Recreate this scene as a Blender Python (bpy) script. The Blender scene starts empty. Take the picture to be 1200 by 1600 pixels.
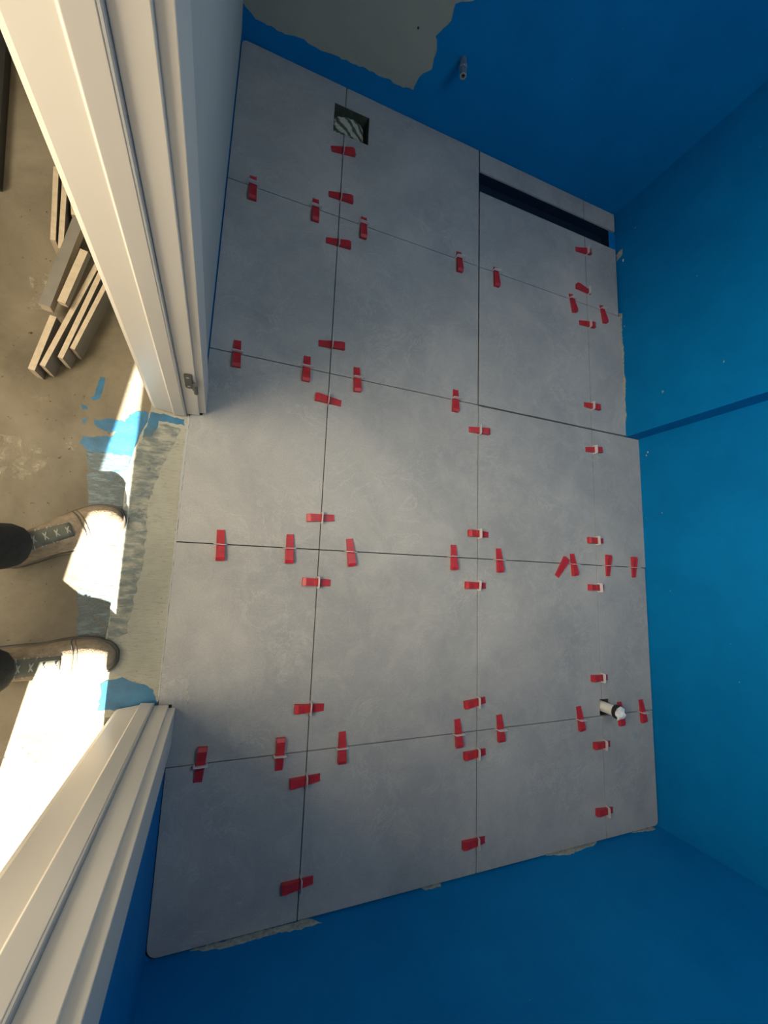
import bpy, bmesh, math, random
from mathutils import Matrix, Vector, noise
random.seed(7)
SC = bpy.context.scene
COL = SC.collection

# ------------------------------------------------------------------ camera
cam_data = bpy.data.cameras.new('camera')
cam = bpy.data.objects.new('camera', cam_data)
COL.objects.link(cam)
cam_data.sensor_fit = 'VERTICAL'
cam_data.sensor_height = 24.0
cam_data.sensor_width = 18.0
cam_data.lens = 649.892 / 1600 * 24.0
cam_data.clip_start = 0.02
R3 = Matrix(((0.9286026, -0.0879488, -0.3605027),
             (0.0372673, 0.9886988, -0.1452094),
             (0.3691995, 0.1214069, 0.9213859)))
cam.matrix_world = Matrix.Translation((-0.89403, -0.06558, 1.31534)) @ R3.to_4x4()
SC.camera = cam

# ------------------------------------------------------------------ light
world = bpy.data.worlds.new('world'); SC.world = world
world.use_nodes = True
bg = world.node_tree.nodes['Background']
bg.inputs[0].default_value = (0.80, 0.90, 1.0, 1)
bg.inputs[1].default_value = 2.0

def lamp(name, kind, loc, rot, energy, color, **kw):
    l = bpy.data.lights.new(name, kind); l.energy = energy; l.color = color
    for k, v in kw.items(): setattr(l, k, v)
    o = bpy.data.objects.new(name, l); COL.objects.link(o)
    o.location = loc; o.rotation_euler = rot
    return o

sun = lamp('sun', 'SUN', (0, -4, 4), (0, 0, 0), 75.0, (1.0, 0.91, 0.76), angle=math.radians(0.7))
sd = Vector((-0.012, 1.0, -0.47)).normalized()
sun.rotation_euler = sd.to_track_quat('-Z', 'Y').to_euler()
# added hall fill light; the wall behind it has no window
hall_fill = lamp('hall_fill_light', 'AREA', (-2.22, -0.08, 1.68), (0, -math.pi / 2, 0), 100.0, (1.0, 0.845, 0.61),
          shape='RECTANGLE', size=1.3, size_y=1.4)
hall_fill.rotation_euler = Vector((1, 0, -0.25)).to_track_quat('-Z', 'Y').to_euler()

# added overhead fill for the bathroom, giving the cool base light
bl = lamp('bathroom_fill_light', 'AREA', (0.10, 0.48, 1.95), (0, 0, 0), 10.5, (0.86, 0.97, 1.0), shape='RECTANGLE', size=0.7, size_y=0.7)

SC.view_settings.view_transform = 'Standard'
SC.view_settings.look = 'None'
SC.view_settings.exposure = 0.0
SC.view_settings.gamma = 1.0
SC.view_settings.use_curve_mapping = False

# ------------------------------------------------------------------ materials
def nt(name):
    m = bpy.data.materials.new(name); m.use_nodes = True
    t = m.node_tree; b = t.nodes['Principled BSDF']
    return m, t, b
def N(t, kind, **kw):
    n = t.nodes.new(kind)
    for k, v in kw.items():
        if k.startswith('i_'):
            n.inputs[k[2:].replace('_', ' ')].default_value = v
        else: setattr(n, k, v)
    return n
def ramp(t, src, stops, interp='LINEAR'):
    r = t.nodes.new('ShaderNodeValToRGB'); r.color_ramp.interpolation = interp
    els = r.color_ramp.elements
    while len(els) < len(stops): els.new(0.5)
    for e, (p, c) in zip(els, stops):
        e.position = p; e.color = (c[0], c[1], c[2], 1) if isinstance(c, (tuple, list)) else (c, c, c, 1)
    t.links.new(src, r.inputs[0]); return r
def mixc(t, fac, a, b, blend='MIX'):
    n = t.nodes.new('ShaderNodeMix'); n.data_type = 'RGBA'; n.blend_type = blend
    for i, v in ((0, fac), (6, a), (7, b)):
        if hasattr(v, 'is_linked') or hasattr(v, 'links'): t.links.new(v, n.inputs[i])
        elif isinstance(v, (int, float)): n.inputs[i].default_value = v
        else: n.inputs[i].default_value = (v[0], v[1], v[2], 1)
    return n.outputs[2]
def coords(t, scale=(1, 1, 1)):
    c = t.nodes.new('ShaderNodeTexCoord'); mp = t.nodes.new('ShaderNodeMapping')
    mp.inputs['Scale'].default_value = scale
    t.links.new(c.outputs['Object'], mp.inputs[0]); return mp.outputs[0]
def noi(t, vec, scale, detail=4, rough=0.55, dist=0.0):
    n = N(t, 'ShaderNodeTexNoise'); n.inputs['Scale'].default_value = scale
    n.inputs['Detail'].default_value = detail; n.inputs['Roughness'].default_value = rough
    n.inputs['Distortion'].default_value = dist
    t.links.new(vec, n.inputs['Vector']); return n.outputs[0]
def bump(t, b, src, strength, dist):
    n = N(t, 'ShaderNodeBump'); n.inputs['Strength'].default_value = strength
    n.inputs['Distance'].default_value = dist
    t.links.new(src, n.inputs['Height']); t.links.new(n.outputs[0], b.inputs['Normal'])

def simple(name, col, rough=0.5, var=0.12, scale=30, metallic=0.0, bmp=0.0):
    m, t, b = nt(name); v = coords(t)
    n = noi(t, v, scale)
    lo = tuple(c * (1 - var) for c in col); hi = tuple(min(1, c * (1 + var)) for c in col)
    r = ramp(t, n, [(0.3, lo), (0.7, hi)])
    t.links.new(r.outputs[0], b.inputs['Base Color'])
    b.inputs['Roughness'].default_value = rough; b.inputs['Metallic'].default_value = metallic
    if bmp: bump(t, b, noi(t, v, scale * 4), 0.4, bmp)
    return m

def tile_material():
    m, t, b = nt('grey_stone_porcelain'); v = coords(t)
    cloud = noi(t, v, 2.6, 6, 0.6, 0.6)
    base = ramp(t, cloud, [(0.30, (0.275, 0.285, 0.295)), (0.5, (0.335, 0.34, 0.34)), (0.70, (0.42, 0.415, 0.405))])
    v1 = noi(t, v, 5.5, 9, 0.70, 1.0)
    line = ramp(t, v1, [(0.484, 0.0), (0.5, 1.0), (0.516, 0.0)])
    mask = ramp(t, noi(t, v, 3.1, 3, 0.5, 0.2), [(0.44, 0.0), (0.60, 1.0)])
    mm = t.nodes.new('ShaderNodeMath'); mm.operation = 'MULTIPLY'
    t.links.new(line.outputs[0], mm.inputs[0]); t.links.new(mask.outputs[0], mm.inputs[1])
    mm2 = t.nodes.new('ShaderNodeMath'); mm2.operation = 'MULTIPLY'; mm2.inputs[1].default_value = 0.42
    t.links.new(mm.outputs[0], mm2.inputs[0])
    c = mixc(t, mm2.outputs[0], base.outputs[0], (0.55, 0.54, 0.52))
    dust = ramp(t, noi(t, v, 11, 9, 0.82, 0.8), [(0.46, 0.0), (0.72, 1.0)])
    md = t.nodes.new('ShaderNodeMath'); md.operation = 'MULTIPLY'; md.inputs[1].default_value = 0.55
    t.links.new(dust.outputs[0], md.inputs[0])
    c = mixc(t, md.outputs[0], c, (0.46, 0.45, 0.43))
    grain = ramp(t, noi(t, v, 260, 4, 0.8), [(0.36, 0.80), (0.64, 1.12)])
    c = mixc(t, 0.6, c, grain.outputs[0], 'MULTIPLY')
    t.links.new(c, b.inputs['Base Color'])
    rr = ramp(t, noi(t, v, 14, 5), [(0.3, 0.42), (0.7, 0.58)])
    t.links.new(rr.outputs[0], b.inputs['Roughness'])
    b.inputs['Specular IOR Level'].default_value = 0.35
    return m

def blue_material():
    m, t, b = nt('blue_waterproofing'); v = coords(t)
    r = ramp(t, noi(t, v, 5, 5, 0.6), [(0.3, (0.0, 0.155, 0.41)), (0.7, (0.0, 0.185, 0.47))])
    sp = ramp(t, noi(t, v, 60, 2, 0.5), [(0.80, 0.0), (0.82, 1.0)])
    c = mixc(t, sp.outputs[0], r.outputs[0], (0.25, 0.45, 0.55))
    t.links.new(c, b.inputs['Base Color'])
    b.inputs['Roughness'].default_value = 0.6
    b.inputs['Specular IOR Level'].default_value = 0.08
    bump(t, b, noi(t, v, 220, 3), 0.35, 0.0015)
    return m

def concrete_material(name, cols, scale=3.0, patch=(0.40, 0.37, 0.30), stroke=False, rough=0.85, pit=True):
    m, t, b = nt(name); v = coords(t)
    n1 = noi(t, v, scale, 9, 0.62, 0.4)
    r = ramp(t, n1, [(0.32, cols[0]), (0.5, cols[1]), (0.70, cols[2])])
    n2 = noi(t, v, scale * 3.5, 8, 0.75, 0.3)
    pm = ramp(t, n2, [(0.60, 0.0), (0.70, 0.75)])
    big = ramp(t, noi(t, v, scale * 0.9, 2), [(0.52, 0.0), (0.60, 1.0)])
    mm = t.nodes.new('ShaderNodeMath'); mm.operation = 'MULTIPLY'
    t.links.new(pm.outputs[0], mm.inputs[0]); t.links.new(big.outputs[0], mm.inputs[1])
    c = mixc(t, mm.outputs[0], r.outputs[0], patch)
    pits = ramp(t, noi(t, v, scale * 22, 3, 0.6), [(0.26, 1.0), (0.33, 0.0)])
    if pit: c = mixc(t, pits.outputs[0], c, tuple(x * 0.35 for x in cols[0]))
    if stroke:
        sv = coords(t, (1.0, 9.0, 1.0))
        st = ramp(t, noi(t, sv, 42, 5, 0.7, 0.3), [(0.52, 0.0), (0.68, 0.6)])
        c = mixc(t, st.outputs[0], c, tuple(x * 0.6 for x in cols[0]))
    t.links.new(c, b.inputs['Base Color'])
    b.inputs['Roughness'].default_value = rough
    b.inputs['Specular IOR Level'].default_value = 0.2
    bump(t, b, noi(t, v, scale * 18, 8, 0.7), 0.5, 0.004)
    return m

def smear_material(name, col, dens=0.5, scale=40, stretch=(1, 4, 1), rough=0.35, soft=0.06):
    """thin worn coat: bare spots where it has rubbed off"""
    m, t, b = nt(name); v = coords(t, stretch)
    n = noi(t, v, scale, 7, 0.65, 0.3)
    a = ramp(t, n, [(max(0.01, 1 - dens - soft), 0.0), (min(0.99, 1 - dens + soft), 1.0)])
    b.inputs['Base Color'].default_value = (*col, 1)
    t.links.new(a.outputs[0], b.inputs['Alpha'])
    b.inputs['Roughness'].default_value = rough
    return m

M = {}
M['tile'] = tile_material()
M['blue'] = blue_material()
M['plaster'] = concrete_material('grey_render_plaster', [(0.27, 0.27, 0.235), (0.31, 0.31, 0.27), (0.35, 0.345, 0.30)], 2.0, (0.36, 0.35, 0.31), pit=False)
M['side_plaster'] = concrete_material('pale_skim_plaster', [(0.42, 0.43, 0.42), (0.46, 0.47, 0.45), (0.50, 0.50, 0.48)], 2.0, (0.52, 0.52, 0.5), pit=False)
M['concrete'] = concrete_material('bare_hall_concrete', [(0.110, 0.095, 0.068), (0.180, 0.158, 0.118), (0.255, 0.226, 0.175)])
M['screed'] = concrete_material('trowelled_mortar', [(0.29, 0.295, 0.25), (0.35, 0.35, 0.295), (0.42, 0.42, 0.36)], 5.0, (0.45, 0.43, 0.35), stroke=True)
M['substrate'] = simple('dark_adhesive_bed', (0.035, 0.04, 0.045), 0.9)
M['frame'] = simple('cream_lacquer', (0.64, 0.61, 0.56), 0.38, 0.015, 6)
M['seal'] = simple('grey_rubber_seal', (0.36, 0.38, 0.40), 0.7, 0.05)
M['hinge'] = simple('grey_steel', (0.10, 0.105, 0.10), 0.45, 0.1, 60, 0.6)
M['red'] = simple('red_plastic', (0.42, 0.022, 0.034), 0.42, 0.15, 60)
M['clip'] = simple('milky_plastic', (0.60, 0.57, 0.59), 0.4, 0.05)
M['paint'] = simple('wet_blue_membrane', (0.030, 0.135, 0.25), 0.3, 0.25, 25, bmp=0.002)
M['paintthin'] = smear_material('thin_blue_membrane', (0.13, 0.185, 0.205), 0.52, soft=0.15)
M['scuff'] = smear_material('scuffed_blue_membrane', (0.14, 0.20, 0.22), 0.30, 24, (1.0, 2.6, 1), soft=0.30)
M['mortar'] = simple('dry_mortar_crumbs', (0.34, 0.36, 0.32), 0.95, 0.3, 90, bmp=0.003)
M['white'] = simple('white_pvc', (0.72, 0.72, 0.66), 0.35, 0.06)
M['black'] = simple('black_rubber', (0.012, 0.013, 0.015), 0.6)
M['paper'] = simple('crumpled_tissue', (0.72, 0.74, 0.74), 0.9, 0.08)
M['chrome'] = simple('dull_nickel', (0.42, 0.42, 0.43), 0.35, 0.1, 40, 0.7)
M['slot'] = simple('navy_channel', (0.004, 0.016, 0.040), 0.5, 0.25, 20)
M['rag'] = simple('grey_dusty_rag', (0.36, 0.38, 0.33), 0.95, 0.45, 30)
def rag_fold_shade():
    m, t, b = nt('dusty_rag_painted_folds'); v = coords(t)
    w = N(t, 'ShaderNodeTexWave'); w.inputs['Scale'].default_value = 14; w.inputs['Distortion'].default_value = 5.0; w.inputs['Detail'].default_value = 3
    w.bands_direction = 'DIAGONAL'; t.links.new(v, w.inputs['Vector'])
    r = ramp(t, w.outputs[1], [(0.25, (0.08, 0.09, 0.075)), (0.55, (0.42, 0.44, 0.38))])  # dark bands paint in the shade between the rag's folds
    t.links.new(r.outputs[0], b.inputs['Base Color']); b.inputs['Roughness'].default_value = 0.95
    return m
M['rag'] = rag_fold_shade()
M['recess'] = simple('olive_dark_mortar', (0.050, 0.062, 0.045), 0.95, 0.3, 40)
M['offcut'] = simple('cut_tile_edge', (0.52, 0.44, 0.33), 0.8, 0.12, 60)
M['offcut_face'] = simple('tile_face', (0.20, 0.19, 0.17), 0.6, 0.1, 20)
M['railblack'] = simple('black_enamelled_rail', (0.022, 0.024, 0.027), 0.5)
M['stud'] = simple('pale_stud', (0.20, 0.21, 0.21), 0.6)
M['suede'] = simple('dusty_brown_suede', (0.27, 0.215, 0.15), 0.95, 0.25, 70, bmp=0.004)
M['sole'] = simple('worn_rubber_sole', (0.10, 0.09, 0.075), 0.85, 0.2, 50)
M['lace'] = simple('pale_lace', (0.42, 0.42, 0.36), 0.9)
M['tongue'] = simple('grey_green_tongue', (0.14, 0.145, 0.115), 0.95, 0.15, 50)
M['trouser'] = simple('black_cotton', (0.012, 0.014, 0.015), 0.95, 0.3, 80, bmp=0.003)
M['sock'] = simple('grey_sock', (0.08, 0.08, 0.075), 0.95)
M['ceil'] = simple('white_ceiling', (0.62, 0.62, 0.60), 0.9, 0.03)
M['hallwall'] = simple('cream_hall_wall', (0.62, 0.56, 0.46), 0.9, 0.05)
M['board'] = simple('grey_board', (0.42, 0.36, 0.27), 0.8, 0.2, 8)
M['film'] = simple('clear_plastic_disc', (0.45, 0.52, 0.55), 0.15, 0.1)
M['film'].node_tree.nodes['Principled BSDF'].inputs['Alpha'].default_value = 0.55

# ------------------------------------------------------------------ helpers
def tag(o, label=None, cat=None, group=None, kind=None):
    if label: o['label'] = label
    if cat: o['category'] = cat
    if group: o['group'] = group
    if kind: o['kind'] = kind
    return o
def link(name, me, mat=None, parent=None, smooth=False):
    o = bpy.data.objects.new(name, me); COL.objects.link(o)
    mats = mat if isinstance(mat, (list, tuple)) else [mat]
    for m_ in mats:
        if m_ and m_.name not in [x.name for x in me.materials if x]: me.materials.append(m_)
    if parent:
        o.parent = parent
    if smooth:
        for p in me.polygons: p.use_smooth = True
    return o
def obj(name, bm, mat=None, parent=None, smooth=False, bevel=0.0, segs=2):
    bmesh.ops.recalc_face_normals(bm, faces=bm.faces)
    if bevel > 0:
        es = [e for e in bm.edges if len(e.link_faces) == 2 and e.calc_face_angle(0) > 0.5]
        bmesh.ops.bevel(bm, geom=es, offset=bevel, segments=segs, affect='EDGES', profile=0.5)
    me = bpy.data.meshes.new(name); bm.to_mesh(me); bm.free()
    return link(name, me, mat, parent, smooth)
def empty(name, loc=(0, 0, 0), rz=0):
    o = bpy.data.objects.new(name, None); COL.objects.link(o)
    o.location = loc; o.rotation_euler = (0, 0, rz); o.empty_display_size = 0.05
    return o
def box(bm, x0, x1, y0, y1, z0, z1):
    vs = [bm.verts.new((x, y, z)) for z in (z0, z1) for x, y in ((x0, y0), (x1, y0), (x1, y1), (x0, y1))]
    fs = [(3, 2, 1, 0), (4, 5, 6, 7), (0, 1, 5, 4), (1, 2, 6, 5), (2, 3, 7, 6), (3, 0, 4, 7)]
    for f in fs: bm.faces.new([vs[i] for i in f])
def prism(bm, pts, z0, z1, axis='z'):
    """closed outline extruded along an axis"""
    def P(p, h):
        return {'z': (p[0], p[1], h), 'y': (p[0], h, p[1]), 'x': (h, p[0], p[1])}[axis]
    a = [bm.verts.new(P(p, z0)) for p in pts]; b = [bm.verts.new(P(p, z1)) for p in pts]
    bm.faces.new(a[::-1]); bm.faces.new(b)
    n = len(pts)
    for i in range(n): bm.faces.new((a[i], a[(i + 1) % n], b[(i + 1) % n], b[i]))
def tube(bm, p0, p1, r0, r1=None, n=20, cap=True):
    r1 = r0 if r1 is None else r1
    p0, p1 = Vector(p0), Vector(p1); d = (p1 - p0).normalized()
    u = d.orthogonal().normalized(); w = d.cross(u)
    A = [bm.verts.new(p0 + (u * math.cos(k * 2 * math.pi / n) + w * math.sin(k * 2 * math.pi / n)) * r0) for k in range(n)]
    B = [bm.verts.new(p1 + (u * math.cos(k * 2 * math.pi / n) + w * math.sin(k * 2 * math.pi / n)) * r1) for k in range(n)]
    for i in range(n): bm.faces.new((A[i], A[(i + 1) % n], B[(i + 1) % n], B[i]))
    if cap: bm.faces.new(A[::-1]); bm.faces.new(B)
    return A, B
def ring_tube(bm, p0, p1, ro, ri, n=24):
    """hollow pipe with an open bore"""
    p0, p1 = Vector(p0), Vector(p1); d = (p1 - p0).normalized()
    u = d.orthogonal().normalized(); w = d.cross(u)
    def ring(p, r): return [bm.verts.new(p + (u * math.cos(k * 2 * math.pi / n) + w * math.sin(k * 2 * math.pi / n)) * r) for k in range(n)]
    rs = [ring(p0, ri), ring(p0, ro), ring(p1, ro), ring(p1, ri)]
    for a, b in ((0, 1), (1, 2), (2, 3), (3, 0)):
        for i in range(n): bm.faces.new((rs[a][i], rs[a][(i + 1) % n], rs[b][(i + 1) % n], rs[b][i]))
def round_corners(pts, which, r, seg=6):
    out = []
    n = len(pts)
    for i, p in enumerate(pts):
        if i not in which: out.append(p); continue
        P, A, B = Vector(p), Vector(pts[i - 1]), Vector(pts[(i + 1) % n])
        da, db = (A - P).normalized(), (B - P).normalized()
        c = P + (da + db) * r
        for k in range(seg + 1):
            t_ = k / seg * math.pi / 2
            out.append(tuple(c - db * r * math.cos(t_) - da * r * math.sin(t_)))
    return out
def ragged(pts, amp=0.004, step=0.012, seed=0):
    """outline with torn, brushed edges"""
    rnd = random.Random(seed); out = []
    for i, p in enumerate(pts):
        q = pts[(i + 1) % len(pts)]
        L = math.dist(p, q); n = max(1, int(L / step))
        for k in range(n):
            t_ = k / n
            out.append((p[0] + (q[0] - p[0]) * t_ + rnd.uniform(-amp, amp), p[1] + (q[1] - p[1]) * t_ + rnd.uniform(-amp, amp)))
    return out

# ------------------------------------------------------------------ room shell
XW, XR, XRU = -0.978, 0.888, 0.808      # door wall, right wall, right wall above the step
YB, YF, YS = 1.760, -1.054, 0.600       # wall at the picture's top, bottom, and the step
HC = 2.60
YC = -0.030                             # middle of the doorway
ZT, ZB = 0.0, -0.012                    # tile top, tile bed

def structure(o, label, cat='wall'):
    return tag(o, label, cat, kind='structure')

# floor bed with openings for the drain, the channel and the waste pipe
bm = bmesh.new()
xs = [-1.012, -0.640, -0.500, 0.003, 0.583, 0.643, 0.762, XR + 0.05]
ys = [YF - 0.05, -0.600, -0.537, 1.545, 1.558, 1.657, 1.672, YB + 0.05]
def hole(x, y):
    if -0.640 < x < -0.500 and 1.545 < y < 1.672: return True
    if 0.003 < x < 0.762 and 1.558 < y < 1.657: return True
    if 0.583 < x < 0.643 and -0.600 < y < -0.537: return True
    return False
for i in range(len(xs) - 1):
    for j in range(len(ys) - 1):
        if not hole((xs[i] + xs[i + 1]) / 2, (ys[j] + ys[j + 1]) / 2):
            box(bm, xs[i], xs[i + 1], ys[j], ys[j + 1], -0.05, ZB)
bmesh.ops.remove_doubles(bm, verts=bm.verts, dist=1e-5)
box(bm, -1.012, XR + 0.05, YF - 0.05, YB + 0.05, -0.10, -0.052)
floor = structure(obj('floor', bm, M['substrate']), 'bathroom floor laid with large grey stone-look tiles', 'floor')

def tile(pts, rc=(), r=0.028):
    bm = bmesh.new()
    p = round_corners(pts, rc, r) if rc else pts
    prism(bm, p, ZB, ZT)
    return obj('floor_tile', bm, M['tile'], floor, bevel=0.0007, segs=1)
g = 0.0014
gw = 0.0030
L0, L1, L2, L3 = -0.9765, -0.5965, 0.0010, 0.5950
LR, LQ = 0.884, 0.803
R0, R1, R2, R3_, R4, R5 = 1.756, 1.201, 0.600, 0.0005, -0.600, -1.049
DX = -1.0085                     # where the tiles end in the doorway
DY0, DY1 = YC - 0.4100, YC + 0.4125
def rect(x0, x1, y0, y1, a=g, b=g, c=g, d=g): return [(x0 + a, y0 + c), (x1 - b, y0 + c), (x1 - b, y1 - d), (x0 + a, y1 - d)]
# bottom row
p = rect(L0, L1, R5, R4); tile(p, (0,))
tile(rect(L1, L2, R5, R4)); tile(rect(L2, L3, R5, R4))
tile(rect(L3, LR, R5, R4), (1,), 0.02)
# row below the middle of the doorway
tile([(L0 + .001, R4 + g), (L1 - g, R4 + g), (L1 - g, R3_ - g), (DX, R3_ - g), (DX, DY0), (L0 + .001, DY0)])
tile(rect(L1, L2, R4, R3_))
tile([(L2 + g, R4 + g), (0.583, R4 + g), (0.583, -0.537), (L3 - g, -0.537), (L3 - g, R3_ - g), (L2 + g, R3_ - g)])
tile([(0.643, R4 + g), (LR, R4 + g), (LR, R3_ - g), (L3 + g, R3_ - g), (L3 + g, -0.537), (0.643, -0.537)])
# row above it
tile([(DX, R3_ + g), (L1 - g, R3_ + g), (L1 - g, R2 - g), (L0 + .001, R2 - g), (L0 + .001, DY1), (DX, DY1)])
tile(rect(L1, L2, R3_, R2)); tile(rect(L2, L3, R3_, R2, d=0.0035)); tile(rect(L3, LR + .008, R3_, R2, d=0.0035))
# third row
tile(rect(L0, L1, R2, R1)); tile(rect(L1, L2, R2, R1, b=gw))
tile(rect(L2, L3, R2, R1, a=gw, c=0.0035)); tile(rect(L3, LQ + .006, R2, R1, c=0.0035))
# last row, cut round the drain and the channel
tile([(L0 + g, R1 + g), (L1 - g, R1 + g), (L1 - g, 1.545), (-0.638, 1.545), (-0.638, 1.670), (L1 - g, 1.670), (L1 - g, R0), (L0 + g, R0)], (7,), 0.02)
tile([(L1 + g, R1 + g), (L2 - gw, R1 + g), (L2 - gw, R0), (L1 + g, R0), (L1 + g, 1.670), (-0.501, 1.670), (-0.501, 1.547), (L1 + g, 1.547)])
tile(rect(L2, L3, R1, 1.558, a=gw)); tile(rect(L3, LQ - .006, R1, 1.558))
tile(rect(L2, L3, 1.657, R0, a=gw)); tile(rect(L3, LQ - .004, 1.657, R0))

for cx_, cy_ in ((L0, R5), (LR, R5), (L0, R0)):
    bm = bmesh.new(); sx = 1 if cx_ < 0 else -1; sy = 1 if cy_ < 0 else -1
    prism(bm, [(cx_ - sx * .002, cy_ - sy * .004), (cx_ + sx * .012, cy_ - sy * .004), (cx_ - sx * .002, cy_ + sy * .012)], -0.0118, -0.004)
    obj('blue_cove', bm, M['blue'], floor)

# walls
def wall(name, b, mat, label):
    bm = bmesh.new(); box(bm, *b)
    return structure(obj(name, bm, mat), label)
w_back = wall('wall_back', (XW - 0.13, XR + 0.3, YB, YB + 0.12, -0.1, HC), M['plaster'], 'wall behind the channel drain, grey render half coated in blue')
w_front = wall('wall_front', (XW - 0.13, XR + 0.3, YF - 0.12, YF, -0.1, HC), M['blue'], 'blue wall along the bottom edge of the photo')
bm = bmesh.new()
prism(bm, [(XR, YF - 0.1), (XR + 0.3, YF - 0.1), (XR + 0.3, YB + 0.1), (XRU, YB + 0.1), (XRU, YS - 0.001), (XR, YS - 0.001)], -0.1, HC)
w_right = structure(obj('wall_right', bm, M['blue']), 'blue wall facing the door, with a narrow upright step')
# door wall: piers each side of the opening and the panel above it
bm = bmesh.new()
XO = -1.100
box(bm, XO, XW, YF - 0.6, YC - 0.472, -0.1, HC)
box(bm, XO, XW, YC + 0.472, YB + 0.6, -0.1, HC)
box(bm, XO, XW, YC - 0.472, YC + 0.472, 2.10, HC)
w_left = structure(obj('wall_left', bm, M['side_plaster']), 'pale plastered wall holding the doorway')
bm = bmesh.new(); box(bm, XW, XR + 0.3, YF - 0.1, YB + 0.1, HC, HC + 0.1)
structure(obj('ceiling', bm, M['ceil']), 'plain white bathroom ceiling', 'ceiling')
pl = tag(empty('added_fill_lamp', (0.10, 0.48, 1.99)), 'added unseen fill lamp hung from the bathroom ceiling', 'lamp')  # unseen fixture added to go with the bathroom fill
bm = bmesh.new(); box(bm, -0.4, 0.4, -0.4, 0.4, -0.03, 0.0); box(bm, -0.02, 0.02, -0.02, 0.02, 0.0, HC - 1.99); obj('fill_lamp_body', bm, M['ceil'], pl, bevel=0.004)

# blue coating: a thin skin over the back wall round the bare patch, and over the door wall's lower end
bare = [(-0.983, 0.095), (-0.935, 0.070), (-0.851, 0.068), (-0.775, 0.077), (-0.717, 0.072), (-0.625, 0.078), (-0.548, 0.083), (-0.478, 0.084),
        (-0.399, 0.084), (-0.362, 0.090), (-0.359, 0.139), (-0.327, 0.179), (-0.338, 0.235), (-0.357, 0.268), (-0.345, 0.293), (-0.330, 0.323),
        (-0.341, 0.365), (-0.310, 0.382), (-0.270, 0.405), (-0.25, 0.52), (-0.30, 0.70), (-0.22, 0.95), (-0.35, 1.2), (-0.6, 1.3), (-0.983, 1.35)]
rnd = random.Random(3)
edge = []
for i in range(len(bare) - 1):
    a, b = bare[i], bare[i + 1]; n = max(1, int(math.dist(a, b) / 0.012))
    for k in range(n):
        t_ = k / n; q = 0.0028 if i else 0.0
        edge.append((a[0] + (b[0] - a[0]) * t_ + rnd.uniform(-q, q), a[1] + (b[1] - a[1]) * t_ + rnd.uniform(-q, q)))
edge.append(bare[-1])
bm = bmesh.new()
poly = [(XW, -0.012), (XRU + 0.002, -0.012), (XRU + 0.002, HC), (XW, HC)] + [(max(x, XW), z) for x, z in edge[::-1]]
prism(bm, poly, YB - 0.0012, YB + 0.001, 'y')
co = obj('blue_coating', bm, M['blue'], w_back)
bm = bmesh.new()
box(bm, XW, XW + 0.0012, YF, YC - 0.520, -0.012, HC)
box(bm, XW, XW + 0.0012, YC + 0.520, YB, -0.012, 0.018)
obj('blue_coating', bm, M['blue'], w_left)
# screw hole in the bare render
bm = bmesh.new(); tube(bm, (-0.424, YB - 0.0015, 0.262), (-0.424, YB + 0.0005, 0.262), 0.0035, n=10)
obj('screw_hole', bm, M['black'], w_back)

# mortar left on the walls and along the tile edges
def smear(name, pts, plane, parent, mat, seed=0, th=0.0015, amp=0.003, step=0.01):
    bm = bmesh.new(); p = ragged(pts, amp, step, seed)
    ax, v = plane
    if ax == 'y': prism(bm, p, v, v + th, 'y')
    elif ax == 'x': prism(bm, p, v - th, v, 'x')
    else: prism(bm, p, v, v + th, 'z')
    return obj(name, bm, mat, parent)
smear('mortar_smear', [(-0.87, -0.005), (-0.56, -0.005), (-0.53, 0.022), (-0.60, 0.022), (-0.66, 0.014), (-0.76, 0.018), (-0.83, 0.012)], ('y', YF), w_front, M['mortar'], 1)
smear('mortar_smear', [(0.30, -0.008), (0.55, -0.008), (0.52, 0.006), (0.44, 0.012), (0.38, 0.020), (0.34, 0.004)], ('y', YF), w_front, M['mortar'], 2)
smear('mortar_smear', [(0.74, -0.006), (0.86, -0.006), (0.85, 0.008), (0.78, 0.005)], ('y', YF), w_front, M['mortar'], 3)
smear('mortar_smear', [(-0.20, -0.006), (-0.13, -0.006), (-0.14, 0.006), (-0.19, 0.005)], ('y', YF), w_front, M['mortar'], 4, amp=.002)
smear('mortar_smear', [(1.50, -0.006), (1.536, -0.006), (1.545, 0.030), (1.516, 0.026)], ('x', XRU), w_right, M['mortar'], 5, amp=0.003)
smear('mortar_smear', [(1.475, 0.026), (1.487, 0.027), (1.487, 0.033), (1.475, 0.032)], ('x', XRU), w_right, M['white'], 6, amp=0.001, step=0.004)
smear('mortar_smear', [(0.63, -0.006), (1.22, -0.006), (1.21, 0.010), (1.10, 0.004), (1.02, 0.010), (0.93, 0.004), (0.86, 0.012), (0.78, 0.003), (0.70, 0.006)], ('x', XRU), w_right, M['mortar'], 7, amp=0.002)
for k, (y, z, s) in enumerate([(0.768, 0.414, 0.0035), (0.745, 0.180, 0.005), (0.525, 0.042, 0.005), (0.512, 0.035, 0.004), (0.24, 0.09, 0.003), (1.14, 0.02, 0.003), (1.60, 0.10, 0.003)]):
    xx = XRU if y > YS else XR
    smear('paint_chip', [(y - s, z - s * .5), (y + s, z - s * .6), (y + s * .7, z + s * .6), (y - s * .8, z + s * .5)], ('x', xx), w_right, M['mortar'], 20 + k, amp=s * .3, step=s)
smear('mortar_smear', [(-1.012, -0.43), (-1.009, -0.43), (-1.009, 0.372), (-1.014, 0.372), (-1.0165, 0.20), (-1.013, 0.1)], ('z', -0.0062), floor, M['seal'], 9, th=0.004, amp=0.001)
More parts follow.
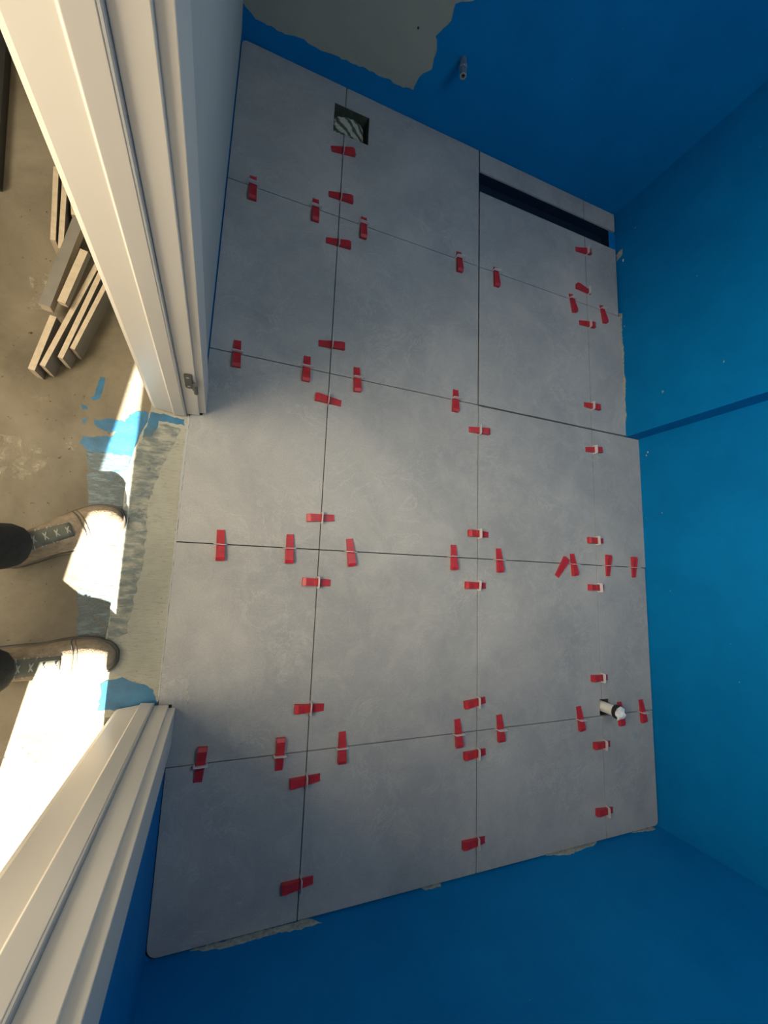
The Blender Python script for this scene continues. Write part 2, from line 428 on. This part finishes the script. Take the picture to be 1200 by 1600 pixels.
for pts, sd_ in (([(-0.452, 1.690), (-0.446, 1.690), (-0.442, 1.712), (-0.447, 1.712)], 30), ([(-0.425, 1.683), (-0.413, 1.683), (-0.413, 1.692), (-0.424, 1.694)], 31),
                 ([(-0.947, -0.405), (-0.938, -0.440), (-0.931, -0.436), (-0.940, -0.400)], 32)):
    smear('dust_mark', pts, ('z', ZT), floor, M['mortar'], sd_, th=0.0006, amp=0.0015, step=0.006)

# ------------------------------------------------------------------ hall
bm = bmesh.new(); box(bm, -3.3, -1.009, -2.6, 3.4, -0.10, -0.014)
hall = structure(obj('floor', bm, M['concrete']), 'rough bare concrete floor of the hall outside the doorway', 'floor')
bm = bmesh.new()
prism(bm, ragged([(-1.0105, -0.46), (-1.0105, 0.40), (-1.112, 0.40), (-1.118, 0.34), (-1.136, 0.278), (-1.150, 0.192), (-1.150, 0.074), (-1.147, -0.10), (-1.151, -0.268), (-1.148, -0.46)], 0.0018, 0.02, 4), -0.02, -0.0065)
obj('threshold_screed', bm, M['screed'], hall)
ZH = -0.0138; ZS = -0.0063
def paint(pts, z, mat, seed, amp=0.003): return smear('paint_smear', pts, ('z', z + (seed - 41) * 0.00008), hall, mat, seed, th=0.00006, amp=amp, step=0.008)
paint([(-1.247, 0.452), (-1.234, 0.450), (-1.240, 0.392), (-1.252, 0.378), (-1.262, 0.385), (-1.254, 0.400)], ZH, M['paint'], 41, 0.0015)
paint([(-1.283, 0.366), (-1.268, 0.362), (-1.265, 0.352), (-1.279, 0.352)], ZH, M['paint'], 42, 0.0015)
paint([(-1.275, 0.318), (-1.264, 0.330), (-1.268, 0.308)], ZH, M['paint'], 43, 0.001)
paint([(-1.247, 0.325), (-1.215, 0.335), (-1.13, 0.330), (-1.13, 0.300), (-1.22, 0.298), (-1.240, 0.306)], ZH, M['paint'], 44)
paint([(-1.268, 0.275), (-1.222, 0.280), (-1.15, 0.300), (-1.15, 0.22), (-1.255, 0.236), (-1.272, 0.258)], ZH, M['paint'], 45)
paint([(-1.155, 0.365), (-1.118, 0.372), (-1.118, 0.30), (-1.150, 0.20), (-1.20, 0.15), (-1.22, 0.25)], ZH, M['paint'], 46)
paint([(-1.255, 0.235), (-1.15, 0.235), (-1.148, -0.36), (-1.205, -0.36), (-1.228, -0.15), (-1.232, 0.10)], ZH, M['paintthin'], 47)
paint([(-1.112, 0.372), (-1.024, 0.364), (-1.022, 0.344), (-1.050, 0.345), (-1.112, 0.350)], ZS, M['paint'], 48)
paint([(-1.112, 0.352), (-1.085, 0.352), (-1.10, 0.30), (-1.126, 0.29)], ZS, M['paint'], 49)
paint([(-1.12, 0.32), (-1.075, 0.34), (-1.03, 0.33), (-1.07, 0.20), (-1.10, 0.06), (-1.146, 0.06), (-1.146, 0.19)], ZS, M['scuff'], 50)
paint([(-1.147, 0.06), (-1.090, 0.10), (-1.085, -0.05), (-1.105, -0.25), (-1.147, -0.28)], ZS, M['scuff'], 51)
paint([(-1.146, -0.372), (-1.100, -0.362), (-1.060, -0.382), (-1.027, -0.400), (-1.014, -0.425), (-1.012, -0.445), (-1.146, -0.445)], ZS, M['paint'], 52)
M['crust'] = smear_material('pale_mortar_crust', (0.36, 0.32, 0.24), 0.42, 45, (1, 1, 1), 0.9, 0.10)
for k, (pts, mt) in enumerate([([(-1.46, 0.26), (-1.36, 0.25), (-1.33, 0.20), (-1.37, 0.14), (-1.43, 0.13), (-1.48, 0.19)], 'crust'),
                               ([(-1.44, 0.70), (-1.39, 0.72), (-1.38, 0.62), (-1.43, 0.60)], 'crust')]):
    smear('mortar_stain', pts, ('z', -0.01398 + k * 0.00003), hall, M[mt], 70 + k, th=0.00004, amp=0.008, step=0.02)
# hall shell, closed but for the tall opening at its sunny end
bm = bmesh.new()
box(bm, -2.4, -2.3, -2.6, 3.5, -0.1, HC)
structure(obj('wall_hall_side', bm, M['hallwall']), 'far side wall of the hall')
bm = bmesh.new(); box(bm, -3.4, XO, 3.4, 3.5, -0.1, HC)
structure(obj('wall_hall_end', bm, M['hallwall']), 'end wall of the hall')
bm = bmesh.new()
box(bm, -3.4, -2.1, -2.6, -2.5, -0.1, HC); box(bm, -2.1, -0.9, -2.6, -2.5, 1.45, HC)
structure(obj('wall_hall_sunny', bm, M['hallwall']), 'hall wall with the tall opening that lets the sun in')
bm = bmesh.new(); box(bm, XO, XO + 0.1, YB + 0.5, 3.5, -0.1, HC); box(bm, XO, XO + 0.1, -2.6, YF - 0.5, -0.1, HC)
structure(obj('wall_hall_door_side', bm, M['hallwall']), 'hall wall running on beyond the bathroom')
bm = bmesh.new(); box(bm, -3.4, XO + 0.02, -2.6, 3.5, HC, HC + 0.1)
structure(obj('ceiling', bm, M['ceil']), 'white ceiling of the hall', 'ceiling')
# unseen board added as a sun blocker; its slanted edge trims the sun patch
t_ = 0.55
e0 = (-1.356, -0.012); e1 = (-1.139, 0.585)
dx, dz = e1[0] - e0[0], e1[1] - e0[1]; L = math.hypot(dx, dz); nx, nz = -dz / L, dx / L
bm = bmesh.new()
prism(bm, [e0, e1, (e1[0] + nx * 0.32, e1[1] + nz * 0.32), (e0[0] + nx * 0.32, e0[1] + nz * 0.32)], -0.706, -0.694, 'y')
lb = obj('sun_blocker_board', bm, M['board'], bevel=0.001)
tag(lb, 'added unseen board that trims the sun patch in the hall', 'board')

# ------------------------------------------------------------------ door frame
door = tag(empty('door_1', (0, 0, 0)), 'cream door frame of the bathroom, its door not hung', 'door frame', kind='structure')
HD = 2.045
prof_jamb = [(-0.983, 0.416), (-0.983, 0.4095), (-1.0175, 0.4085), (-1.0175, 0.4150), (-1.0220, 0.4150), (-1.0220, 0.4012),
             (-1.0500, 0.3990), (-1.0530, 0.4040), (-1.1000, 0.4105), (-1.1090, 0.4160), (-1.1090, 0.474), (-0.983, 0.474)]
prof_cas = [(-0.966, 0.4175), (-0.9845, 0.4168), (-0.9845, 0.4300), (-0.978, 0.4300), (-0.978, 0.5205), (-0.972, 0.5205), (-0.967, 0.512)]
prof_out = [(-1.109, 0.466), (-1.100, 0.466), (-1.100, 0.560), (-1.118, 0.560), (-1.131, 0.545), (-1.131, 0.466)]
for s in (1, -1):
    for nm, pf, z0 in (('jamb', prof_jamb, 0.0012), ('casing', prof_cas, 0.0012), ('outer_casing', prof_out, -0.0138)):
        bm = bmesh.new(); prism(bm, [(x, YC + s * h) for x, h in pf], z0, HD + (0.09 if nm != 'jamb' else 0.03))
        obj(nm, bm, M['frame'], door, bevel=0.0012)
    bm = bmesh.new(); prism(bm, [(-1.0175, YC + s * 0.4145), (-1.0175, YC + s * 0.4020), (-1.0192, YC + s * 0.4012), (-1.0218, YC + s * 0.4015), (-1.0218, YC + s * 0.4145)], 0.002, HD)
    obj('seal', bm, M['seal'], door)
bm = bmesh.new()
box(bm, -1.109, -0.983, YC - 0.472, YC + 0.472, HD, HD + 0.03)
box(bm, -0.978, -0.966, YC - 0.52, YC + 0.52, HD + 0.01, HD + 0.11)
obj('head', bm, M['frame'], door, bevel=0.001)
hy = YC + 0.4083
hinge = empty('hinge'); hinge.parent = door
bm = bmesh.new()
prism(bm, round_corners([(-1.0075, 0.207), (-0.9895, 0.207), (-0.9895, 0.288), (-1.0075, 0.288)], (0, 3), 0.008), hy - 0.0030, hy + 0.0005, 'y')
hg = obj('hinge_plate', bm, M['hinge'], door, bevel=0.0005)
bm = bmesh.new(); tube(bm, (-0.9835, hy - 0.006, 0.192), (-0.9835, hy - 0.006, 0.245), 0.0052, n=14)
box(bm, -0.991, -0.984, hy - 0.006, hy, 0.205, 0.240)
obj('hinge_knuckle', bm, M['hinge'], hg)
bm = bmesh.new()
for z in (0.222, 0.272): tube(bm, (-0.999, hy - 0.0036, z), (-0.999, hy - 0.0028, z), 0.0035, n=12)
obj('screw', bm, M['chrome'], hg)
bpy.data.objects.remove(hinge)

# ------------------------------------------------------------------ levelling wedges and clips
def wedge_mesh():
    """ramp with a rounded lip at its thick end and a hollow ribbed top, thick end towards +x, middle at x=0"""
    bm = bmesh.new()
    Lh, w0, w1 = 0.045, 0.0105, 0.0125
    n = 9; rows = []
    for k in range(n + 1):
        t_ = k / n; x = -Lh + 2 * Lh * t_
        w = w0 + (w1 - w0) * t_
        z = 0.0035 + 0.0125 * min(1, t_ / 0.9)
        if k == n: z -= 0.004
        rows.append([bm.verts.new(q) for q in ((x, -w, 0), (x, w, 0), (x, w, z), (x, w - 0.0025, z), (x, w - 0.003, z - 0.0012), (x, -w + 0.003, z - 0.0012), (x, -w + 0.0025, z), (x, -w, z))])
    m_ = 8
    for k in range(n):
        for i in range(m_):
            bm.faces.new((rows[k][i], rows[k][(i + 1) % m_], rows[k + 1][(i + 1) % m_], rows[k + 1][i]))
    bm.faces.new(rows[0][::-1]); bm.faces.new(rows[-1])
    for k in range(1, 8):      # fine ribs across the ramp
        x = -Lh + 2 * Lh * k / 8.5; z = 0.0035 + 0.0125 * (k / 8.5) / 0.9
        box(bm, x - 0.0008, x + 0.0008, -0.0085, 0.0085, z - 0.002, z - 0.0002)
    bmesh.ops.recalc_face_normals(bm, faces=bm.faces)
    me = bpy.data.meshes.new('wedge'); bm.to_mesh(me); bm.free(); me.materials.append(M['red'])
    return me
def clip_mesh(top=0.019):
    """upright frame standing in the joint: two legs and a bar over the wedge"""
    bm = bmesh.new(); W = 0.0185; T = 0.0009
    pts = [(-W, -0.010), (-0.0140, -0.010), (-0.0140, 0.0118), (0.0140, 0.0118), (0.0140, -0.010), (W, -0.010), (W, top - 0.003), (W - 0.004, top), (-W + 0.004, top), (-W, top - 0.003)]
    vsA = [bm.verts.new((-T, y, z)) for y, z in pts]; vsB = [bm.verts.new((T, y, z)) for y, z in pts]
    for vs, rev in ((vsA, True), (vsB, False)):
        for q in ((0, 1, 2, 9), (9, 2, 8), (2, 3, 7, 8), (3, 6, 7), (3, 4, 5, 6)):
            f = [vs[i] for i in q]; bm.faces.new(f[::-1] if rev else f)
    n_ = len(pts)
    for i in range(n_): bm.faces.new((vsA[i], vsA[(i + 1) % n_], vsB[(i + 1) % n_], vsB[i]))
    bmesh.ops.recalc_face_normals(bm, faces=bm.faces)
    me = bpy.data.meshes.new('clip'); bm.to_mesh(me); bm.free(); me.materials.append(M['clip'])
    return me
WM, CM = wedge_mesh(), [clip_mesh(0.0235), clip_mesh(0.026)]
def leveler(kind, joint, end_a, end_b, label, group):
    """end_a = thick end, end_b = thin end; kind V crosses a joint running away from the door, H one running along the door wall"""
    a, b = Vector(end_a), Vector(end_b)
    c = (a + b) / 2; ang = math.atan2(a.y - b.y, a.x - b.x)
    if kind == 'V': pc = Vector((c.x + (joint - c.y) * (a.x - b.x) / (a.y - b.y), joint))
    else: pc = Vector((joint, c.y + (joint - c.x) * (a.y - b.y) / (a.x - b.x)))
    t = tag(empty('leveling_wedge', (pc.x, pc.y, 0)), label, 'wedge', group)
    w = bpy.data.objects.new('wedge', WM); COL.objects.link(w); w.parent = t
    w.location = (c.x - pc.x, c.y - pc.y, 0.0006); w.rotation_euler = (0, 0, ang)
    q = bpy.data.objects.new('clip', random.choice(CM)); COL.objects.link(q); q.parent = t
    q.rotation_euler = (random.uniform(-.03, .03), random.uniform(-.12, .12), (math.pi / 2 if kind == 'V' else 0) + random.uniform(-.03, .03))
    return t
G = 'red levelling wedges with milky clips on the floor joints'
V = {
 'R1': (1.201, [((-.893, 1.144), (-.897, 1.238)), ((-.682, 1.142), (-.684, 1.240)), ((-.504, 1.140), (-.504, 1.236)), ((-.094, 1.139), (-.098, 1.235)), ((.085, 1.132), (.082, 1.224)), ((.512, 1.136), (.493, 1.226)), ((.699, 1.135), (.682, 1.224))]),
 'R2': (0.600, [((-.894, .551), (-.897, .644)), ((-.677, .550), (-.676, .643)), ((-.497, .551), (-.503, .642)), ((-.107, .550), (-.104, .641))]),
 'R3': (0.0005, [((-.888, -.049), (-.894, .044)), ((-.690, -.048), (-.692, .044)), ((-.487, -.049), (-.499, .043)), ((-.103, -.046), (-.105, .046)), ((.097, -.047), (.092, .044)), ((.467, -.048), (.457, .043)), ((.656, .046), (.654, -.042)), ((.810, .046), (.809, -.044))]),
 'R4': (-0.600, [((-.887, -.554), (-.892, -.645)), ((-.678, -.552), (-.677, -.642)), ((-.489, -.646), (-.491, -.553)), ((-.074, -.645), (-.081, -.552)), ((.099, -.644), (.093, -.553)), ((.479, -.645), (.468, -.552)), ((.693, -.645), (.688, -.552)), ((.821, -.645), (.813, -.550))]),
}
H = {
 'L1': (-0.5965, [((-.551, 1.482), (-.642, 1.464)), ((-.549, 1.282), (-.641, 1.276)), ((-.548, 1.096), (-.640, 1.090)), ((-.549, .705), (-.644, .698)), ((-.643, .505), (-.551, .499)), ((-.645, .099), (-.552, .106)), ((-.647, -.101), (-.553, -.103)), ((-.645, -.475), (-.553, -.478)), ((-.644, -.681), (-.553, -.676)), ((-.648, -.952), (-.557, -.950))]),
 'L2': (0.001, [((.050, .496), (-.045, .492)), ((-.046, .093), (.048, .092)), ((-.058, -.097), (.037, -.098)), ((-.057, -.509), (.036, -.498)), ((-.057, -.674), (.037, -.670)), ((-.058, -.950), (.034, -.949))]),
 'L3': (0.595, [((.625, 1.478), (.532, 1.467)), ((.526, 1.274), (.616, 1.268)), ((.632, 1.103), (.539, 1.097)), ((.644, .706), (.551, .706)), ((.644, .509), (.551, .500)), ((.543, .103), (.636, .105)), ((.537, -.092), (.630, -.093)), ((.537, -.452), (.630, -.453)), ((.536, -.704), (.631, -.707)), ((.538, -.943), (.632, -.950))]),
}
ROW = {'R1': 'the cross joint nearest the drains', 'R2': 'the cross joint beside the hinge',
       'R3': 'the cross joint from mid doorway', 'R4': 'the cross joint through the stub pipe'}
COLN = {'L1': 'the long joint nearest the door', 'L2': 'the long middle joint', 'L3': 'the long joint nearest the right wall'}
ORD = ['nearest the door', 'second from the door', 'third from the door', 'fourth from the door', 'fifth from the door', 'sixth from the door', 'seventh from the door', 'furthest from the door']
for r, (jy, items) in V.items():
    n = len(items)
    for i, (a, b) in enumerate(items):
        o_ = 'furthest from the door' if i == n - 1 else ORD[i]
        leveler('V', jy, a, b, 'red wedge on %s, %s' % (ROW[r], o_), G)
ORD2 = ['topmost in the photo', 'second from the top', 'third from the top', 'fourth from the top', 'fifth from the top', 'sixth from the top', 'seventh from the top', 'eighth from the top', 'second from the bottom', 'lowest in the photo']
for r, (jx, items) in H.items():
    n = len(items)
    for i, (a, b) in enumerate(items):
        o_ = ORD2[-1] if i == n - 1 else (ORD2[-2] if i == n - 2 else ORD2[i])
        leveler('H', jx, a, b, 'red wedge on %s, %s' % (COLN[r], o_), G)
lw = bpy.data.objects.new('loose_wedge', WM); COL.objects.link(lw)
lw.location = (0.399, -0.015, 0.0002); lw.rotation_euler = (0, 0, math.atan2(.039 + .037, .424 - .374))
tag(lw, 'loose red wedge without a clip, lying askew below the doorway joint', 'wedge')

# ------------------------------------------------------------------ channel drain
bm = bmesh.new()
x0, x1, y0, y1, zb, th = 0.0035, 0.7615, 1.5585, 1.6565, -0.0505, 0.002
box(bm, x0, x1, y0, y1, zb, zb + th)
box(bm, x0, x1, y0, y0 + th, zb, -0.006); box(bm, x0, x1, y1 - th, y1, zb, -0.006)
box(bm, x0, x0 + th, y0, y1, zb, -0.006); box(bm, x1 - th, x1, y0, y1, zb, -0.006)
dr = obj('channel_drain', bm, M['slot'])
tag(dr, 'long dark slot of the channel drain, open along the back wall', 'drain')
bm = bmesh.new(); box(bm, 0.763, 0.806, 1.5585, 1.657, -0.012, -0.007)
obj('blue_coating', bm, M['blue'], floor)

# drain opening stuffed with a dusty rag
bm = bmesh.new()
x0, x1, y0, y1, zb, th = -0.6395, -0.5005, 1.5455, 1.6715, -0.0505, 0.002
box(bm, x0, x1, y0, y1, zb, zb + th)
box(bm, x0, x1, y0, y0 + th, zb, -0.0025); box(bm, x0, x1, y1 - th, y1, zb, -0.0025)
box(bm, x0, x0 + th, y0 + th, y1 - th, zb, -0.0025); box(bm, x1 - th, x1, y0 + th, y1 - th, zb, -0.0025)
fd = obj('floor_drain', bm, M['recess'])
tag(fd, 'square floor drain opening cut in two grey tiles', 'drain')
bm = bmesh.new()
nx_, ny_ = 34, 30; gv = []
for j in range(ny_ + 1):
    row = []
    for i in range(nx_ + 1):
        u, v = i / nx_, j / ny_
        x = -0.632 + 0.118 * u; y = 1.551 + 0.095 * v + 0.012 * math.sin(u * 3.1)
        fold = abs(math.sin((v * 4.6 + u * 1.1) * math.pi)) ** 0.8
        z = -0.036 + 0.020 * fold * math.sin(math.pi * min(1, max(0, u))) ** 0.5 + 0.006 * noise.noise((u * 6, v * 6, 2)) + 0.010 * (1 - v)
        row.append(bm.verts.new((x, y - 0.004 * fold, z)))
    gv.append(row)
for j in range(ny_):
    for i in range(nx_): bm.faces.new((gv[j][i], gv[j][i + 1], gv[j + 1][i + 1], gv[j + 1][i]))
rg = obj('rag', bm, M['rag'], smooth=True)
sm = rg.modifiers.new('thick', 'SOLIDIFY'); sm.thickness = 0.0015
tag(rg, 'crumpled grey rag with painted fold shade stuffed into the square floor drain', 'rag')

# ------------------------------------------------------------------ stub waste pipe
pb, pt = Vector((0.606, -0.566, -0.050)), Vector((0.609, -0.569, 0.062))
pipe = tag(empty('waste_pipe', (pb.x, pb.y, pb.z)), 'white stub pipe standing in the notched corner of four tiles', 'pipe')
bm = bmesh.new(); ring_tube(bm, (0, 0, 0), pt - pb, 0.0205, 0.018)
obj('pipe', bm, M['white'], pipe, smooth=False)
bm = bmesh.new(); ring_tube(bm, pt - pb + Vector((0, 0, -0.010)), pt - pb + Vector((0, 0, 0.006)), 0.0262, 0.0195)
obj('rubber_collar', bm, M['black'], pipe, bevel=0.001)
bm = bmesh.new()
bmesh.ops.create_icosphere(bm, subdivisions=3, radius=0.021)
for v in bm.verts:
    n_ = noise.noise(v.co * 70) + 0.6 * noise.noise(v.co * 160 + Vector((3, 1, 2)))
    v.co *= 1 + 0.42 * n_
    v.co.z *= 0.72
    v.co.x *= 1.08
tp = obj('tissue_plug', bm, M['paper']); tp.location = pt + Vector((0.0, -0.003, 0.008))
tag(tp, 'crumpled white tissue plugging the stub pipe', 'tissue')
bm = bmesh.new()
prism(bm, [(0.771 + 0.0135 * math.cos(a + .3) * random.uniform(.9, 1.05), -0.689 + 0.0145 * math.sin(a + .3) * random.uniform(.9, 1.05)) for a in [k * math.pi / 4 for k in range(8)]], 0.0002, 0.0012)
tag(obj('plastic_disc', bm, M['film']), 'small clear plastic disc lying on the tile beside the stub pipe', 'disc')

# ------------------------------------------------------------------ wall water outlet
vx, vz = -0.238, 0.248
val = tag(empty('water_outlet', (vx, YB - 0.001, vz)), 'dull metal water outlet sticking out of the blue wall', 'pipe fitting')
bm = bmesh.new(); ring_tube(bm, (0, 0.0, 0), (0, -0.045, 0), 0.0115, 0.007)
obj('pipe_stub', bm, M['chrome'], val, smooth=False)
bm = bmesh.new(); ring_tube(bm, (0, -0.024, 0), (0, -0.040, 0), 0.0145, 0.011, n=6)
obj('hex_collar', bm, M['chrome'], val, bevel=0.0005)
bm = bmesh.new(); ring_tube(bm, (0, -0.043, 0), (0, -0.072, 0), 0.0118, 0.0065)
obj('spout_end', bm, M['chrome'], val)
bm = bmesh.new(); tube(bm, (0, -0.050, 0), (0, -0.064, 0), 0.0066)
obj('bore', bm, M['black'], val)

# ------------------------------------------------------------------ cut tiles in the hall
def offcut(a, b, th, ztop, zbot, label, flat=False):
    a, b = Vector((*a, 0)), Vector((*b, 0)); d = (b - a).normalized(); n_ = Vector((-d.y, d.x, 0))
    bm = bmesh.new()
    lean = n_ * 0.003 if not flat else Vector()
    lo = [a - n_ * th / 2 - lean, a + n_ * th / 2 - lean, b + n_ * th / 2 - lean, b - n_ * th / 2 - lean]
    hi = [a - n_ * th / 2, a + n_ * th / 2, b + n_ * th / 2, b - n_ * th / 2]
    vs = [bm.verts.new((p.x, p.y, zbot)) for p in lo] + [bm.verts.new((p.x, p.y, ztop)) for p in hi]
    for f in ((3, 2, 1, 0), (4, 5, 6, 7), (0, 1, 5, 4), (1, 2, 6, 5), (2, 3, 7, 6), (3, 0, 4, 7)): bm.faces.new([vs[i] for i in f])
    o = obj('tile_offcut', bm, [M['offcut'], M['offcut_face']])
    for p in o.data.polygons:
        if (not flat and abs(p.normal.z) < 0.5 and abs(p.normal.dot(n_)) > 0.8) or (flat and p.normal.z > 0.8): p.material_index = 1
    return tag(o, label, 'tile', 'cut tile strips stacked by the hall wall')
zf = -0.0135
offcut((-1.383, .418), (-1.356, .575), .015, .040, zf, 'pale cut tile strip standing leftmost in the pile by the door frame')
offcut((-1.372, .590), (-1.330, .860), .026, .058, .030, 'dark-faced cut tile strip lying at the back of the pile by the door frame', True)
offcut((-1.332, .600), (-1.301, .762), .018, .074, .059, 'short pale cut tile strip on top of the pile by the door frame')
offcut((-1.359, .430), (-1.262, .800), .012, .048, zf, 'longest pale cut tile strip running through the pile by the door frame')
offcut((-1.325, .461), (-1.258, .760), .012, .046, zf, 'cut tile strip second from the door frame, leaning in the pile')
offcut((-1.303, .493), (-1.240, .740), .011, .044, zf, 'cut tile strip closest to the door frame in the pile')
offcut((-1.400, 1.00), (-1.380, .783), .012, .050, zf, 'left strip of the three cut tiles further along the hall')
offcut((-1.380, 1.02), (-1.360, .764), .012, .052, zf, 'middle strip of the three cut tiles further along the hall')
offcut((-1.362, .980), (-1.345, .875), .012, .048, zf, 'right strip of the three cut tiles further along the hall')
# black perforated rail at the left edge of the photo
rl = tag(empty('perforated_rail', (-1.563, 1.10, zf)), 'black perforated rail standing at the upper left edge of the hall floor', 'rail')
bm = bmesh.new(); prism(bm, [(-.060, -.185), (0.033, -.173), (-0.008, .30), (-.095, .30)], 0, .035)
obj('rail_body', bm, M['railblack'], rl, bevel=0.001)
for k in range(14):
    bm = bmesh.new(); yy = -.155 + k * .033; xx = 0.018 - (yy + .173) * .087
    tube(bm, (xx - .010, yy, .0352), (xx - .010, yy, .0370), .0055, n=10)
    obj('stud', bm, M['stud'], rl)

# ------------------------------------------------------------------ the person standing in the hall
person = tag(empty('person', (-1.42, -0.19, zf)), 'person in black trousers and dusty brown shoes standing at the doorway', 'person')
PO = Vector((-1.42, -0.19, zf))
def shoe(toe, ang, name='shoe'):
    Ls = 0.285
    c = Vector((toe[0], toe[1], 0)) - Vector((math.cos(ang), math.sin(ang), 0)) * Ls
    e = empty(name, (c.x - PO.x, c.y - PO.y, 0), ang); e.parent = person
    def halfw(t):      # heel -> toe
        base = 0.034 + 0.016 * math.sin(min(1, t / 0.72) * math.pi / 2) ** 2 - 0.004 * math.exp(-((t - .42) / .12) ** 2)
        if t < 0.12: base *= math.sqrt(max(0, 1 - ((0.12 - t) / 0.12) ** 2)) * .9 + .1 * (t / .12)
        if t > 0.74: base *= math.sqrt(max(0.0, 1 - ((t - 0.74) / 0.262) ** 2))
        return base
    def height(t):
        if t < 0.36: return 0.098
        if t < 0.66: return 0.098 - (t - .36) / .30 * 0.034
        if t < 0.85: return 0.064 - (t - .66) / .19 * 0.006
        return 0.030 + 0.028 * math.sqrt(max(0, 1 - ((t - .85) / .152) ** 2))
    def outline(ex, n=40):
        up = [(t * Ls, halfw(t) + ex) for t in [(1 - math.cos(math.pi * k / n)) / 2 for k in range(n + 1)]]
        up = [(x + (ex if i > n * .8 else (-ex if i < n * .2 else 0)), y) for i, (x, y) in enumerate(up)]
        return up + [(x, -y) for x, y in up[::-1]]
    bm = bmesh.new()
    pts = outline(0.004)
    prism(bm, pts, 0.0, 0.024)
    obj('sole', bm, M['sole'], e, bevel=0.002)
    # upper, a loft of arched sections
    bm = bmesh.new(); rings = []; K = 26; S = 16
    for k in range(K + 1):
        t = 0.004 + 0.992 * (1 - math.cos(math.pi * k / K)) / 2
        w, h = halfw(t), height(t)
        r_ = []
        for i in range(S + 1):
            a = math.pi * i / S
            cy, sy = math.cos(a), math.sin(a)
            yy = w * math.copysign(abs(cy) ** 0.62, cy)
            zz = 0.018 + (h - 0.018) * abs(sy) ** 0.75
            if t < 0.5: yy *= 1 - 0.22 * (abs(sy) ** 2) * (1 if t < .36 else (0.5 - t) / .14)
            r_.append(bm.verts.new((t * Ls, yy, zz)))
        rings.append(r_)
    for k in range(K):
        for i in range(S): bm.faces.new((rings[k][i], rings[k][i + 1], rings[k + 1][i + 1], rings[k + 1][i]))
    bm.faces.new(rings[0]); bm.faces.new(rings[-1][::-1])
    bm.normal_update()
    up_ = obj('upper', bm, M['suede'], e, smooth=True)
    # toe cap seam and side stitching
    bm = bmesh.new()
    for t0, rr in ((0.70, 0.0018), (0.73, 0.0010)):
        prev = None
        for i in range(S + 1):
            a = math.pi * i / S; t = t0 - 0.05 * abs(math.cos(a)) ** 2
            w, h = halfw(t), height(t); cy, sy = math.cos(a), math.sin(a)
            p = Vector((t * Ls, w * math.copysign(abs(cy) ** .62, cy), 0.018 + (h - .018) * abs(sy) ** .75 + 0.0006))
            if prev is not None: tube(bm, prev, p, rr, n=6)
            prev = p
    obj('toe_seam', bm, M['sole'], e)
    # tongue and laces
    bm = bmesh.new(); tr = []
    for k in range(11):
        t = 0.22 + 0.40 * k / 10; w = 0.021 - 0.004 * k / 10
        tr.append([bm.verts.new((t * Ls, w * s, height(t) + 0.0035 - 0.006 * abs(s) ** 2 + (0.012 if k < 2 else 0))) for s in (-1, -.5, 0, .5, 1)])
    for k in range(10):
        for i in range(4): bm.faces.new((tr[k][i], tr[k + 1][i], tr[k + 1][i + 1], tr[k][i + 1]))
    tg = obj('tongue', bm, M['tongue'], e, smooth=True)
    s_ = tg.modifiers.new('t', 'SOLIDIFY'); s_.thickness = 0.003; s_.offset = 1
    bm = bmesh.new()
    for k in range(5):
        t = 0.27 + 0.075 * k; w = 0.024 - 0.0012 * k
        for sg in (1, -1):
            p0 = Vector((t * Ls, -sg * w, height(t) - 0.002)); p1 = Vector(((t + .055) * Ls, sg * w, height(t + .055) - 0.002))
            mid = (p0 + p1) / 2 + Vector((0, 0, 0.010))
            tube(bm, p0, mid, 0.0016, n=6); tube(bm, mid, p1, 0.0016, n=6)
    obj('laces', bm, M['lace'], e)
    return e
A1, A2 = math.radians(27), math.radians(2)
T1, T2 = (-1.146, 0.064), (-1.118, -0.308)
shoe(T1, A1); shoe(T2, A2)
def skinned(name, verts, edges, radii, mat, parent, root=0, levels=2):
    me = bpy.data.meshes.new(name); me.from_pydata([tuple(Vector(v) - PO) for v in verts], edges, [])
    o = link(name, me, mat, parent)
    md = o.modifiers.new('skin', 'SKIN')
    lay = me.skin_vertices[0] if me.skin_vertices else None
    if lay is None:
        bm = bmesh.new(); bm.from_mesh(me); bm.verts.layers.skin.verify(); bm.to_mesh(me); bm.free(); lay = me.skin_vertices[0]
    for i, r in enumerate(radii): lay.data[i].radius = (r if isinstance(r, tuple) else (r, r)); lay.data[i].use_root = (i == root)
    s = o.modifiers.new('sub', 'SUBSURF'); s.levels = levels; s.render_levels = levels
    md.use_smooth_shade = True
    return o
def ankle(toe, ang, d=0.215): return (toe[0] - math.cos(ang) * d, toe[1] - math.sin(ang) * d)
a1, a2 = ankle(T1, A1), ankle(T2, A2)
hip1, hip2 = (-1.56, -0.10), (-1.56, -0.28)
def lerp(p, q, t): return (p[0] + (q[0] - p[0]) * t, p[1] + (q[1] - p[1]) * t)
vs, rad = [(-1.58, -0.19, 0.98), (-1.57, -0.19, 0.90)], [(0.16, 0.13), (0.15, 0.12)]
ed = [(0, 1)]
for a, h in ((a1, hip1), (a2, hip2)):
    base = len(vs)
    for z, t, r in ((0.84, 1.0, 0.092), (0.66, .85, 0.085), (0.50, .68, 0.070), (0.34, .45, 0.063), (0.20, .18, 0.058), (0.115, 0.03, 0.057), (0.080, 0.0, 0.055)):
        p_ = lerp(a, h, t); vs.append((p_[0] - 0.004, p_[1], z)); rad.append(r)
    ed.append((1, base)); ed += [(base + k, base + k + 1) for k in range(6)]
skinned('trousers', vs, ed, rad, M['trouser'], person)
for a in (a1, a2):
    skinned('sock', [(a[0] - .01, a[1], 0.04), (a[0] - .01, a[1], 0.10), (a[0] - .012, a[1], 0.16)], [(0, 1), (1, 2)], [0.036, 0.036, 0.040], M['sock'], person, levels=1)
